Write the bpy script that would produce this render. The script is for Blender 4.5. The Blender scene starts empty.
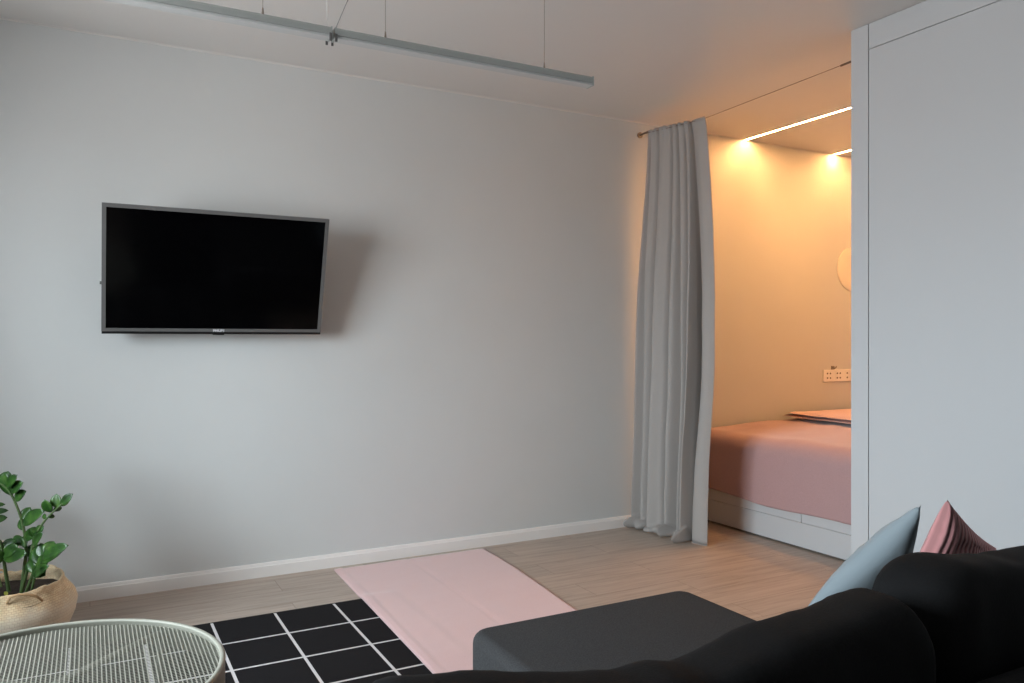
import bpy, bmesh, math, random
from mathutils import Vector, Matrix, noise
random.seed(7)
S = bpy.context.scene
COL = S.collection
PI = math.pi

# ------------------------------------------------------------------ materials
def srgb(r, g, b):
    def f(c):
        c /= 255.0
        return c / 12.92 if c <= 0.04045 else ((c + 0.055) / 1.055) ** 2.4
    return (f(r), f(g), f(b), 1.0)

class NT:
    def __init__(self, name):
        self.m = bpy.data.materials.new(name)
        self.m.use_nodes = True
        self.t = self.m.node_tree
        self.b = self.t.nodes['Principled BSDF']
        self.out = self.t.nodes['Material Output']
    def n(self, typ, **kw):
        nd = self.t.nodes.new(typ)
        for k, v in kw.items():
            if k in nd.inputs:
                nd.inputs[k].default_value = v
            else:
                setattr(nd, k, v)
        return nd
    def l(self, a, b):
        self.t.links.new(a, b)
    def coord(self, scale=(1, 1, 1), rot=(0, 0, 0), kind='Object'):
        tc = self.n('ShaderNodeTexCoord')
        mp = self.n('ShaderNodeMapping')
        mp.inputs['Scale'].default_value = scale
        mp.inputs['Rotation'].default_value = rot
        self.l(tc.outputs[kind], mp.inputs['Vector'])
        return mp.outputs['Vector']
    def ramp(self, fac, stops):
        r = self.n('ShaderNodeValToRGB')
        e = r.color_ramp.elements
        e[0].position, e[0].color = stops[0]
        e[1].position, e[1].color = stops[-1]
        for p, c in stops[1:-1]:
            x = e.new(p); x.color = c
        self.l(fac, r.inputs['Fac'])
        return r.outputs['Color']
    def bump(self, height, strength=0.2, dist=0.01):
        bp = self.n('ShaderNodeBump', Strength=strength, Distance=dist)
        self.l(height, bp.inputs['Height'])
        self.l(bp.outputs['Normal'], self.b.inputs['Normal'])

def plain(name, col, rough=0.5, metal=0.0, spec=0.5, sheen=0.0, nscale=0, nstr=0.1, ndist=0.002, var=0.0, vscale=4.0):
    q = NT(name)
    b = q.b
    b.inputs['Base Color'].default_value = col
    b.inputs['Roughness'].default_value = rough
    b.inputs['Metallic'].default_value = metal
    b.inputs['Specular IOR Level'].default_value = spec
    if sheen:
        b.inputs['Sheen Weight'].default_value = sheen
        b.inputs['Sheen Roughness'].default_value = 0.45
    v = q.coord()
    if nscale:
        t = q.n('ShaderNodeTexNoise', Scale=nscale, Detail=4.0)
        q.l(v, t.inputs['Vector'])
        q.bump(t.outputs['Fac'], nstr, ndist)
    if var:
        t = q.n('ShaderNodeTexNoise', Scale=vscale, Detail=5.0, Roughness=0.6)
        q.l(v, t.inputs['Vector'])
        a = tuple(c * (1 - var) for c in col[:3]) + (1,)
        d = tuple(min(1, c * (1 + var)) for c in col[:3]) + (1,)
        q.l(q.ramp(t.outputs['Fac'], [(0.3, a), (0.7, d)]), b.inputs['Base Color'])
    return q.m

def weave(name, col, scale=500, rough=0.9, sheen=0.2, var=0.08, bstr=0.25, spec=0.2, translucent=0.0):
    q = NT(name)
    b = q.b
    b.inputs['Roughness'].default_value = rough
    b.inputs['Specular IOR Level'].default_value = spec
    b.inputs['Sheen Weight'].default_value = sheen
    v = q.coord()
    t = q.n('ShaderNodeTexNoise', Scale=scale, Detail=2.0)
    q.l(v, t.inputs['Vector'])
    a = tuple(c * (1 - var) for c in col[:3]) + (1,)
    d = tuple(min(1, c * (1 + var)) for c in col[:3]) + (1,)
    c = q.ramp(t.outputs['Fac'], [(0.3, a), (0.7, d)])
    q.l(c, b.inputs['Base Color'])
    q.bump(t.outputs['Fac'], bstr, 0.002)
    if translucent:
        tr = q.n('ShaderNodeBsdfTranslucent')
        q.l(c, tr.inputs['Color'])
        mx = q.n('ShaderNodeMixShader', Fac=translucent)
        q.l(b.outputs[0], mx.inputs[1]); q.l(tr.outputs[0], mx.inputs[2])
        q.l(mx.outputs[0], q.out.inputs['Surface'])
    return q.m

def wood_floor():
    q = NT('laminate_floor')
    v = q.coord()
    br = q.n('ShaderNodeTexBrick')
    br.inputs['Scale'].default_value = 1.0
    br.inputs['Brick Width'].default_value = 1.28
    br.inputs['Row Height'].default_value = 0.19
    br.inputs['Mortar Size'].default_value = 0.0012
    br.inputs['Mortar Smooth'].default_value = 0.2
    br.inputs['Color1'].default_value = (0.0, 0.0, 0.0, 1)
    br.inputs['Color2'].default_value = (1, 1, 1, 1)
    br.inputs['Mortar'].default_value = (0.5, 0.5, 0.5, 1)
    br.offset = 0.37
    q.l(v, br.inputs['Vector'])
    # grain stretched along the boards, shifted board by board
    mp = q.n('ShaderNodeMapping'); mp.inputs['Scale'].default_value = (1.3, 16, 1)
    ad = q.n('ShaderNodeVectorMath', operation='ADD')
    sc = q.n('ShaderNodeVectorMath', operation='SCALE'); sc.inputs['Scale'].default_value = 7.0
    q.l(br.outputs['Color'], sc.inputs[0]); q.l(v, ad.inputs[0]); q.l(sc.outputs[0], ad.inputs[1])
    q.l(ad.outputs[0], mp.inputs['Vector'])
    n1 = q.n('ShaderNodeTexNoise', Scale=2.2, Detail=8.0, Roughness=0.62, Distortion=0.6)
    q.l(mp.outputs['Vector'], n1.inputs['Vector'])
    grain = q.ramp(n1.outputs['Fac'], [(0.25, srgb(147, 133, 121)), (0.5, srgb(173, 159, 147)), (0.75, srgb(187, 175, 163))])
    tone = q.ramp(br.outputs['Color'], [(0.0, (0.93, 0.93, 0.93, 1)), (1.0, (1.03, 1.02, 1.01, 1))])
    mul = q.n('ShaderNodeMix', data_type='RGBA', blend_type='MULTIPLY')
    mul.inputs[0].default_value = 1.0
    q.l(grain, mul.inputs[6]); q.l(tone, mul.inputs[7])
    seam = q.n('ShaderNodeMix', data_type='RGBA')
    q.l(br.outputs['Fac'], seam.inputs[0]); q.l(mul.outputs[2], seam.inputs[6])
    seam.inputs[7].default_value = srgb(120, 104, 92)
    q.l(seam.outputs[2], q.b.inputs['Base Color'])
    q.b.inputs['Roughness'].default_value = 0.42
    q.b.inputs['Specular IOR Level'].default_value = 0.45
    q.bump(n1.outputs['Fac'], 0.06, 0.002)
    return q.m

def grid_rug():
    q = NT('black_rug_white_grid')
    tc = q.n('ShaderNodeTexCoord')
    sp = q.n('ShaderNodeSeparateXYZ'); q.l(tc.outputs['Object'], sp.inputs[0])
    def line(sock, off, per, w):
        a = q.n('ShaderNodeMath', operation='SUBTRACT'); q.l(sock, a.inputs[0]); a.inputs[1].default_value = off
        m = q.n('ShaderNodeMath', operation='FLOORED_MODULO'); q.l(a.outputs[0], m.inputs[0]); m.inputs[1].default_value = per
        c = q.n('ShaderNodeMath', operation='LESS_THAN'); q.l(m.outputs[0], c.inputs[0]); c.inputs[1].default_value = w
        return c.outputs[0]
    lx = line(sp.outputs[0], -0.074, 0.2585, 0.0115)
    ly = line(sp.outputs[1], 3.2245, 0.2725, 0.0115)
    mx = q.n('ShaderNodeMath', operation='MAXIMUM'); q.l(lx, mx.inputs[0]); q.l(ly, mx.inputs[1])
    # the border of the rug carries no lines
    bo = q.n('ShaderNodeMath', operation='LESS_THAN'); q.l(sp.outputs[1], bo.inputs[0]); bo.inputs[1].default_value = 3.492
    mm = q.n('ShaderNodeMath', operation='MULTIPLY'); q.l(mx.outputs[0], mm.inputs[0]); q.l(bo.outputs[0], mm.inputs[1])
    mix = q.n('ShaderNodeMix', data_type='RGBA')
    q.l(mm.outputs[0], mix.inputs[0])
    mix.inputs[6].default_value = srgb(30, 29, 31)
    mix.inputs[7].default_value = srgb(205, 203, 204)
    q.l(mix.outputs[2], q.b.inputs['Base Color'])
    q.b.inputs['Roughness'].default_value = 0.95
    q.b.inputs['Specular IOR Level'].default_value = 0.1
    t = q.n('ShaderNodeTexNoise', Scale=600.0); q.l(tc.outputs['Object'], t.inputs['Vector'])
    q.bump(t.outputs['Fac'], 0.4, 0.002)
    return q.m

def basket_mat():
    q = NT('seagrass_weave')
    tc = q.n('ShaderNodeTexCoord')
    mp = q.n('ShaderNodeMapping'); q.l(tc.outputs['UV'], mp.inputs['Vector'])
    mp.inputs['Scale'].default_value = (150, 46, 1)
    br = q.n('ShaderNodeTexBrick')
    br.inputs['Scale'].default_value = 1.0
    br.inputs['Brick Width'].default_value = 1.6
    br.inputs['Row Height'].default_value = 1.0
    br.inputs['Mortar Size'].default_value = 0.12
    br.inputs['Mortar Smooth'].default_value = 1.0
    br.inputs['Color1'].default_value = srgb(247, 230, 198)
    br.inputs['Color2'].default_value = srgb(238, 213, 175)
    br.inputs['Mortar'].default_value = srgb(206, 172, 132)
    q.l(mp.outputs['Vector'], br.inputs['Vector'])
    n1 = q.n('ShaderNodeTexNoise', Scale=14.0, Detail=6.0); q.l(tc.outputs['Object'], n1.inputs['Vector'])
    tone = q.ramp(n1.outputs['Fac'], [(0.3, (0.86, 0.82, 0.75, 1)), (0.65, (1.1, 1.08, 1.05, 1))])
    mul = q.n('ShaderNodeMix', data_type='RGBA', blend_type='MULTIPLY'); mul.inputs[0].default_value = 1
    q.l(br.outputs['Color'], mul.inputs[6]); q.l(tone, mul.inputs[7])
    sz = q.n('ShaderNodeSeparateXYZ'); q.l(tc.outputs['Object'], sz.inputs[0])
    az = q.n('ShaderNodeMath', operation='MULTIPLY_ADD'); q.l(n1.outputs['Fac'], az.inputs[0]); az.inputs[1].default_value = 0.10; q.l(sz.outputs[2], az.inputs[2])
    fac = q.ramp(az.outputs[0], [(0.19, (0.62, 0.62, 0.62, 1)), (0.235, (0, 0, 0, 1))])
    mz_ = q.n('ShaderNodeMix', data_type='RGBA'); q.l(fac, mz_.inputs[0]); q.l(mul.outputs[2], mz_.inputs[6])
    mz_.inputs[7].default_value = srgb(246, 238, 222)
    q.l(mz_.outputs[2], q.b.inputs['Base Color'])
    q.b.inputs['Roughness'].default_value = 0.75
    inv = q.n('ShaderNodeMath', operation='SUBTRACT'); inv.inputs[0].default_value = 1.0
    q.l(br.outputs['Fac'], inv.inputs[1])
    q.bump(inv.outputs[0], 0.45, 0.005)
    return q.m

def leaf_mat():
    q = NT('glossy_leaf')
    v = q.coord()
    t = q.n('ShaderNodeTexNoise', Scale=28.0, Detail=2.0); q.l(v, t.inputs['Vector'])
    q.l(q.ramp(t.outputs['Fac'], [(0.3, srgb(24, 50, 20)), (0.55, srgb(44, 80, 30)), (0.8, srgb(80, 110, 46))]), q.b.inputs['Base Color'])
    q.b.inputs['Roughness'].default_value = 0.33
    q.b.inputs['Specular IOR Level'].default_value = 0.4
    return q.m

def ribbed(name, col, per, axis=0):
    q = NT(name)
    tc = q.n('ShaderNodeTexCoord')
    w = q.n('ShaderNodeTexWave', Scale=1.0 / per, Distortion=0.6)
    w.bands_direction = 'XYZ'[axis]
    w.inputs['Detail'].default_value = 1.0
    mp = q.n('ShaderNodeMapping'); q.l(tc.outputs['UV'], mp.inputs['Vector']); q.l(mp.outputs['Vector'], w.inputs['Vector'])
    a = tuple(c * 0.72 for c in col[:3]) + (1,)
    q.l(q.ramp(w.outputs['Fac'], [(0.1, a), (0.7, col)]), q.b.inputs['Base Color'])
    q.b.inputs['Roughness'].default_value = 0.9
    q.b.inputs['Specular IOR Level'].default_value = 0.15
    q.b.inputs['Sheen Weight'].default_value = 0.2
    q.bump(w.outputs['Fac'], 0.8, 0.006)
    return q.m

def emit(name, col, strength):
    q = NT(name)
    e = q.n('ShaderNodeEmission', Strength=strength); e.inputs['Color'].default_value = col
    q.l(e.outputs[0], q.out.inputs['Surface'])
    return q.m

def pane_mat():
    q = NT('window_glass')
    tr = q.n('ShaderNodeBsdfTransparent'); gl = q.n('ShaderNodeBsdfGlossy', Roughness=0.02)
    fr = q.n('ShaderNodeFresnel', IOR=1.3)
    mx = q.n('ShaderNodeMixShader')
    q.l(fr.outputs[0], mx.inputs[0]); q.l(tr.outputs[0], mx.inputs[1]); q.l(gl.outputs[0], mx.inputs[2])
    q.l(mx.outputs[0], q.out.inputs['Surface'])
    return q.m

M = {}
M['wall'] = plain('painted_wall', srgb(204, 206, 205), 0.85, spec=0.2, nscale=9, nstr=0.10, ndist=0.004, var=0.014, vscale=2.5)
M['ceiling'] = plain('satin_ceiling', srgb(222, 220, 217), 0.38, spec=0.35)
M['bead'] = plain('white_bead', srgb(216, 214, 210), 0.6)
M['floor'] = wood_floor()
M['white'] = plain('white_lacquer', srgb(195, 197, 199), 0.45, spec=0.4)
M['bbwhite'] = plain('white_baseboard', srgb(232, 229, 226), 0.5)
M['gapdark'] = plain('shadow_gap_core', srgb(70, 68, 66), 0.8)
M['blackplastic'] = plain('black_plastic', srgb(16, 16, 17), 0.4)
M['bezel'] = plain('dark_silver_bezel', srgb(104, 104, 103), 0.45, metal=0.15)
M['screen'] = plain('tv_screen', srgb(3, 3, 4), 0.12, spec=0.22)
M['logo'] = plain('light_logo', srgb(205, 205, 208), 0.5)
M['curtain'] = weave('grey_linen', srgb(178, 173, 169), 420, 0.95, 0.10, 0.05, 0.2, translucent=0.20)
M['steel'] = plain('brushed_steel', srgb(150, 140, 130), 0.35, metal=0.9)
M['wire'] = plain('steel_wire', srgb(120, 105, 92), 0.4, metal=0.7)
M['lamp_alu'] = plain('white_lamp_housing', srgb(172, 177, 175), 0.45)
M['lamp_diff'] = plain('frosted_diffuser', srgb(205, 208, 208), 0.5)
M['cable_white'] = plain('white_cable', srgb(220, 220, 218), 0.5)
M['cable_grey'] = plain('grey_cable', srgb(150, 150, 150), 0.5)
M['led'] = emit('led_glow', (1.0, 0.47, 0.16, 1), 740)
M['bedspread'] = weave('dusty_pink_bedspread', srgb(181, 148, 148), 260, 0.95, 0.4, 0.07, 0.3)
M['throw'] = weave('pink_throw', srgb(214, 178, 168), 300, 0.95, 0.3, 0.06, 0.3)
M['throwdark'] = weave('burgundy_trim', srgb(120, 66, 62), 300, 0.95, 0.2, 0.06, 0.3)
M['mattress'] = weave('white_ticking', srgb(220, 216, 210), 300)
M['sofa'] = weave('black_velvet', srgb(20, 20, 21), 240, 0.85, 0.0, 0.16, 0.3, spec=0.15)
M['chaise'] = weave('charcoal_weave', srgb(57, 57, 58), 300, 0.92, 0.0, 0.28, 0.4, spec=0.15)
M['bluefab'] = plain('blue_grey_satin', srgb(132, 143, 149), 0.6, spec=0.3, sheen=0.25, nscale=14, nstr=0.12, ndist=0.01)
M['pinkknit'] = ribbed('pink_rib_knit', srgb(208, 148, 148), 0.16, 0)
M['pinkrug'] = weave('blush_rug', srgb(206, 171, 170), 380, 0.95, 0.4, 0.06, 0.3)
M['rug'] = grid_rug()
M['table'] = plain('sage_powder_coat', srgb(152, 151, 140), 0.5, spec=0.4)
M['basket'] = basket_mat()
M['soil'] = plain('potting_soil', srgb(46, 34, 26), 0.95, nscale=60, nstr=0.8, ndist=0.01, var=0.3, vscale=60)
M['leaf'] = leaf_mat()
M['leafy'] = plain('yellowed_leaf', srgb(150, 150, 62), 0.5)
M['stem'] = plain('green_stem', srgb(82, 104, 62), 0.5, var=0.2, vscale=30)
M['outlet'] = plain('outlet_plastic', srgb(238, 234, 226), 0.35)
M['socket'] = plain('socket_hole', srgb(90, 78, 66), 0.6)
M['disc'] = plain('pale_disc', srgb(226, 220, 206), 0.5)
M['pane'] = pane_mat()

# ------------------------------------------------------------------ mesh helpers
def nb():
    return bmesh.new()

def finish(name, bm, mat, parent=None, smooth=False, sub=0, solid=0.0, bevel=0.0, loc=None, angle=None):
    me = bpy.data.meshes.new(name)
    bmesh.ops.recalc_face_normals(bm, faces=bm.faces)
    bm.to_mesh(me); bm.free()
    o = bpy.data.objects.new(name, me)
    me.materials.append(mat)
    COL.objects.link(o)
    if smooth:
        for p in me.polygons: p.use_smooth = True
    if bevel:
        m = o.modifiers.new('bevel', 'BEVEL'); m.width = bevel; m.segments = 3; m.limit_method = 'ANGLE'
    if solid:
        m = o.modifiers.new('solid', 'SOLIDIFY'); m.thickness = solid; m.offset = 0
    if sub:
        m = o.modifiers.new('sub', 'SUBSURF'); m.levels = sub; m.render_levels = sub
    if parent is not None:
        o.parent = parent
        o.matrix_parent_inverse = Matrix.Identity(4)
    if loc is not None:
        o.location = loc
    return o

def box(bm, x0, x1, y0, y1, z0, z1, mat=None):
    vs = [bm.verts.new(Vector(p)) for p in ((x0,y0,z0),(x1,y0,z0),(x1,y1,z0),(x0,y1,z0),(x0,y0,z1),(x1,y0,z1),(x1,y1,z1),(x0,y1,z1))]
    if mat is not None:
        for v in vs: v.co = mat @ v.co
    for f in ((0,3,2,1),(4,5,6,7),(0,1,5,4),(1,2,6,5),(2,3,7,6),(3,0,4,7)):
        bm.faces.new([vs[i] for i in f])
    return vs

def rbox(bm, x0, x1, y0, y1, z0, z1, r, seg=4, vr=None, vseg=5):
    """box with rounded vertical edges (vr) and rounded top and bottom edges (r)"""
    vr = vr or r
    cx, cy = (x0 + x1) / 2, (y0 + y1) / 2
    def loop(inset, z):
        pts = []
        rr = max(vr - inset, 0.002)
        X0, X1, Y0, Y1 = x0 + inset, x1 - inset, y0 + inset, y1 - inset
        for (px, py, a0) in ((X1 - rr, Y1 - rr, 0), (X0 + rr, Y1 - rr, 90), (X0 + rr, Y0 + rr, 180), (X1 - rr, Y0 + rr, 270)):
            for i in range(vseg + 1):
                a = math.radians(a0 + 90 * i / vseg)
                pts.append(bm.verts.new((px + rr * math.cos(a), py + rr * math.sin(a), z)))
        return pts
    loops = []
    for i in range(seg + 1):
        a = PI / 2 * i / seg
        loops.append(loop(r * (1 - math.sin(a)), z0 + r * (1 - math.cos(a))))
    for i in range(seg + 1):
        a = PI / 2 * i / seg
        loops.append(loop(r * (1 - math.cos(a)), z1 - r * (1 - math.sin(a))))
    bridge(bm, loops)
    bm.faces.new(loops[0][::-1]); bm.faces.new(loops[-1])

def bridge(bm, loops, closed=True):
    n = len(loops[0])
    for a, b in zip(loops, loops[1:]):
        for i in range(n if closed else n - 1):
            j = (i + 1) % n
            bm.faces.new((a[i], a[j], b[j], b[i]))

def tube(bm, pts, r, seg=8, cap=True):
    pts = [Vector(p) for p in pts]
    loops = []
    up = None
    for i, p in enumerate(pts):
        d = (pts[min(i + 1, len(pts) - 1)] - pts[max(i - 1, 0)]).normalized()
        if up is None:
            up = Vector((0, 0, 1)) if abs(d.z) < 0.9 else Vector((1, 0, 0))
        s = d.cross(up).normalized(); u = s.cross(d).normalized(); up = u
        rr = r[i] if isinstance(r, (list, tuple)) else r
        loops.append([bm.verts.new(p + rr * (math.cos(2 * PI * k / seg) * s + math.sin(2 * PI * k / seg) * u)) for k in range(seg)])
    bridge(bm, loops)
    if cap:
        bm.faces.new(loops[0][::-1]); bm.faces.new(loops[-1])

def cyl(bm, c, axis, r, h, seg=20, r2=None):
    c = Vector(c); a = Vector(axis).normalized()
    tube(bm, [c, c + a * h], [r, r if r2 is None else r2], seg)

def lathe(bm, prof, c=(0, 0, 0), seg=48, wob=None, uv=False):
    loops = []
    for j, (r, z) in enumerate(prof):
        lp = []
        for i in range(seg):
            a = 2 * PI * i / seg
            rr, zz = (r, z) if wob is None else wob(r, z, a, j)
            lp.append(bm.verts.new((c[0] + rr * math.cos(a), c[1] + rr * math.sin(a), c[2] + zz)))
        loops.append(lp)
    lay = bm.loops.layers.uv.new('UVMap') if uv else None
    n = seg
    for j, (a, b) in enumerate(zip(loops, loops[1:])):
        for i in range(n):
            k = (i + 1) % n
            f = bm.faces.new((a[i], a[k], b[k], b[i]))
            if lay:
                for lo, (uu, vv) in zip(f.loops, ((i, j), (i + 1, j), (i + 1, j + 1), (i, j + 1))):
                    lo[lay].uv = (uu / n, vv / (len(loops) - 1))
    return loops

def tag(o, label, cat, group=None):
    o['label'] = label; o['category'] = cat
    if group: o['group'] = group
    return o

def thing(name, loc, label, cat, group=None, rot=(0, 0, 0)):
    o = bpy.data.objects.new(name, None)
    o.empty_display_size = 0.1
    COL.objects.link(o)
    o.location = loc; o.rotation_euler = rot
    return tag(o, label, cat, group)

def struct(name, bm, mat, parent=None, **kw):
    o = finish(name, bm, mat, parent, **kw)
    if parent is None: o['kind'] = 'structure'
    return o

def fbm(x, y, z=0.0):
    return noise.fractal(Vector((x, y, z)), 1.0, 2.0, 4)

# ------------------------------------------------------------------ room shell
XL, YB, YW, H = -1.70, -2.0, 4.08, 2.60       # left wall, wall behind the camera, tv wall, ceiling
XF, YE = 3.05, 2.415                           # wardrobe front, its far end
XR = 5.62                                      # end wall of the sleeping alcove
bm = nb(); box(bm, XL - .15, XR + .15, YB - .15, YW + .15, -0.12, 0.0); struct('floor', bm, M['floor'])
bm = nb(); box(bm, XL - .15, XR + .15, YB - .15, YW + .15, H, H + .12); struct('ceiling', bm, M['ceiling'])
bm = nb(); box(bm, XL - .15, XR + .15, YW, YW + .15, 0, H); struct('wall_back', bm, M['wall'])
bm = nb(); box(bm, XL - .15, XR + .15, YB - .15, YB, 0, H); struct('wall_front', bm, M['wall'])
bm = nb(); box(bm, XR, XR + .15, YB, YW, 0, H); struct('wall_right', bm, M['wall'])
bm = nb(); box(bm, XF + .62, XR, YE - .10, YE, 0, H); struct('wall_alcove', bm, M['wall'])
# window wall on the left with one wide opening
WY0, WY1, WZ0, WZ1 = 1.25, 3.00, 0.80, 2.20
bm = nb()
box(bm, XL - .15, XL, YB, WY0, 0, H); box(bm, XL - .15, XL, WY1, YW, 0, H)
box(bm, XL - .15, XL, WY0, WY1, 0, WZ0); box(bm, XL - .15, XL, WY0, WY1, WZ1, H)
struct('wall_left', bm, M['wall'])
win = bpy.data.objects.new('window_1', None); COL.objects.link(win); win['kind'] = 'structure'
bm = nb()
fx0, fx1 = XL - .11, XL - .05
for a, b in ((WY0, WY0 + .05), (WY1 - .05, WY1), ((WY0 + WY1) / 2 - .035, (WY0 + WY1) / 2 + .035)):
    box(bm, fx0, fx1, a, b, WZ0, WZ1)
for a, b in ((WZ0, WZ0 + .05), (WZ1 - .05, WZ1)):
    box(bm, fx0 + .001, fx1 - .001, WY0 + .05, WY1 - .05, a, b)
struct('window_frame', bm, M['bbwhite'], win)
bm = nb(); box(bm, XL - .085, XL - .079, WY0 + .05, WY1 - .05, WZ0 + .05, WZ1 - .05); struct('window_pane', bm, M['pane'], win)
bm = nb(); box(bm, XL - .05, XL + .16, WY0 - .05, WY1 + .05, WZ0 - .035, WZ0); struct('window_sill', bm, M['bbwhite'], win)

# baseboard along the tv wall: stepped top edge
bm = nb()
prof = [(0, 0), (-.014, 0), (-.014, .054), (-.011, .058), (-.011, .062), (-.008, .069), (0, .070)]
a = [bm.verts.new((XL, YW + y, z)) for y, z in prof]; b = [bm.verts.new((3.57, YW + y, z)) for y, z in prof]
bridge(bm, [a, b]); bm.faces.new(a); bm.faces.new(b[::-1])
struct('baseboard_back', bm, M['bbwhite'])
bm = nb()
box(bm, XL, XL + .014, YB, YW - .014, 0, .07); struct('baseboard_left', bm, M['bbwhite'])
# pale bead where the tv wall meets the ceiling
bm = nb()
a = []; b = []
for y, z in ((0, 0), (-.007, 0), (-.005, -.005), (0, -.007)):
    a.append(bm.verts.new((XL, YW + y, H + z))); b.append(bm.verts.new((XR, YW + y, H + z)))
bridge(bm, [a, b]); struct('trim_1', bm, M['bead'])

# ------------------------------------------------------------------ wardrobe (white, flush doors)
wd = thing('wardrobe', (XF + .3, .2, 0), 'tall white built-in wardrobe with flush doors reaching the ceiling right of the alcove', 'wardrobe')
def wl(bm):   # world coordinates into the wardrobe's own
    for v in bm.verts: v.co -= Vector((XF + .3, .2, 0))
    return bm
bm = nb(); box(bm, XF + .022, XF + .62, YB + .01, YE - .022, 0.0, H - .004); finish('carcass', wl(bm), M['gapdark'], wd)
bm = nb(); box(bm, XF, XF + .62, 2.3265, YE, 0.0, H - .002); finish('end_panel', wl(bm), M['white'], wd)
bm = nb(); box(bm, XF, XF + .02, YB + .01, 2.3225, 2.4860, H - .002); finish('top_filler', wl(bm), M['white'], wd)
bm = nb(); box(bm, XF + .03, XF + .05, YB + .01, 2.3225, 0.0, 0.06); finish('plinth', wl(bm), M['white'], wd)
ys = [2.3225, 1.36, .40, -.56, -1.52]
for i in range(4):
    bm = nb(); box(bm, XF, XF + .02, ys[i + 1] + .0035, ys[i], 0.065, 2.4825)
    finish('door', wl(bm), M['white'], wd)

# ------------------------------------------------------------------ television (tilted forward, on a wall arm)
tilt = math.radians(16.9)
TW, TH = .986, .584
tv = thing('television', (.5375, 3.975, 1.224), 'black flat screen television with thin grey bezel tilted down on the wall', 'television', rot=(tilt, 0, 0))
w2 = TW / 2
bm = nb(); box(bm, -w2 + .002, w2 - .002, .008, .030, .004, TH - .002); 
box(bm, -w2 + .10, w2 - .10, .030, .052, .06, TH - .12)
finish('back_shell', bm, M['blackplastic'], tv, bevel=.004)
bm = nb()
bl, bt, bb = .017, .016, .024
box(bm, -w2, -w2 + bl, -.006, .010, 0.0095, TH); box(bm, w2 - bl, w2, -.006, .010, 0.0095, TH)
box(bm, -w2 + bl, w2 - bl, -.006, .010, TH - bt, TH); box(bm, -w2 + bl, w2 - bl, -.006, .010, 0.0095, bb)
bmesh.ops.remove_doubles(bm, verts=bm.verts, dist=1e-5)
finish('bezel', bm, M['bezel'], tv)
bm = nb(); box(bm, -w2 + .001, w2 - .001, -.005, .012, -.002, .0095); finish('bottom_edge', bm, M['blackplastic'], tv)
bm = nb(); box(bm, -w2 + bl, w2 - bl, -.001, .008, bb, TH - bt); finish('screen', bm, M['screen'], tv)
bm = nb(); box(bm, -.022, .030, -.0045, .008, -.007, -.0005); finish('sensor_lip', bm, M['blackplastic'], tv, bevel=.002)
bm = nb(); cyl(bm, (-w2 + .001, .012, .228), (-1, 0, 0), .007, .008, 12); finish('side_button', bm, M['bezel'], tv)
bm = nb(); box(bm, -.12, .12, .052, .058, .20, .40); finish('mount_plate', bm, M['blackplastic'], tv)
cu = bpy.data.curves.new('maker_mark', 'FONT'); cu.body = 'PHILIPS'; cu.size = .0155; cu.align_x = 'CENTER'; cu.align_y = 'CENTER'; cu.extrude = .0004; cu.offset = .0009; cu.space_character = 1.02
to = bpy.data.objects.new('tmp_text', cu); COL.objects.link(to)
dg = bpy.context.evaluated_depsgraph_get(); dg.update()
me = bpy.data.meshes.new_from_object(to.evaluated_get(dg)); bpy.data.objects.remove(to)
lo = bpy.data.objects.new('maker_mark', me); me.materials.clear(); me.materials.append(M['logo']); COL.objects.link(lo)
lo.parent = tv; lo.location = (.004, -.0066, .0155); lo.rotation_euler = (PI / 2, 0, 0)
# the swivel arm reaching to the wall (in world axes, part of the set)
bm = nb(); iv = Matrix.Translation((.5375, 3.975, 1.224)) @ Matrix.Rotation(tilt, 4, 'X'); iv = iv.inverted()
box(bm, .47, .61, YW - .012, YW, 1.42, 1.62); box(bm, .52, .56, 3.955, YW - .012, 1.485, 1.555)
for v in bm.verts: v.co = iv @ v.co
finish('mount_arm', bm, M['blackplastic'], tv)

# ------------------------------------------------------------------ linear pendant lights (two, end to end)
BY, BZ = 2.345, 2.10
def pendant(x0, x1, wires, cable, cmat, label):
    root = thing('pendant_light', ((x0 + x1) / 2, BY, BZ), label, 'pendant light', 'linear pendant lights hung end to end')
    ox = (x0 + x1) / 2
    hw = (x1 - x0) / 2
    # tapering upper profile
    bm = nb()
    pr = [(-.0215, .006), (-.0215, .022), (-.017, .029), (.017, .029), (.0215, .022), (.0215, .006)]
    a = [bm.verts.new((-hw + .004, y, z)) for y, z in pr]; b = [bm.verts.new((hw - .004, y, z)) for y, z in pr]
    bridge(bm, [a, b]); bm.faces.new(a); bm.faces.new(b[::-1])
    finish('housing', bm, M['lamp_alu'], root)
    bm = nb(); box(bm, -hw + .004, hw - .004, -.0195, .0195, -.002, .006); finish('diffuser', bm, M['lamp_diff'], root, bevel=.002)
    for s in (-1, 1):
        bm = nb(); box(bm, s * hw - (.004 if s > 0 else 0), s * hw + (0 if s > 0 else .004), -.022, .022, -.003, .030)
        finish('end_cap', bm, M['lamp_alu'], root)
    for wx in wires:
        bm = nb(); cyl(bm, (wx - ox, 0, .028), (0, 0, 1), .0042, .006, 10); cyl(bm, (wx - ox, 0, .034), (0, 0, 1), .0038, .020, 10, .002)
        c = finish('wire_gripper', bm, M['steel'], root, smooth=False)
        bm = nb(); tube(bm, [(wx - ox, 0, .053), (wx - ox, 0, H - BZ)], .0008, 6); finish('suspension_wire', bm, M['steel'], c)
    bm = nb(); tube(bm, [(p[0] - ox, p[1] - BY, p[2] - BZ) for p in cable], .0014, 8); finish('power_cable', bm, cmat, root, smooth=True)
    return root
pl = pendant(-.300, .6395, (-.10, .441), [(.6300, BY, BZ + .028), (.6285, BY, BZ + .06), (.628, BY, BZ + .20), (.628, BY, H)], M['cable_white'],
        'slim linear pendant light running out of view at the top left')
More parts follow.
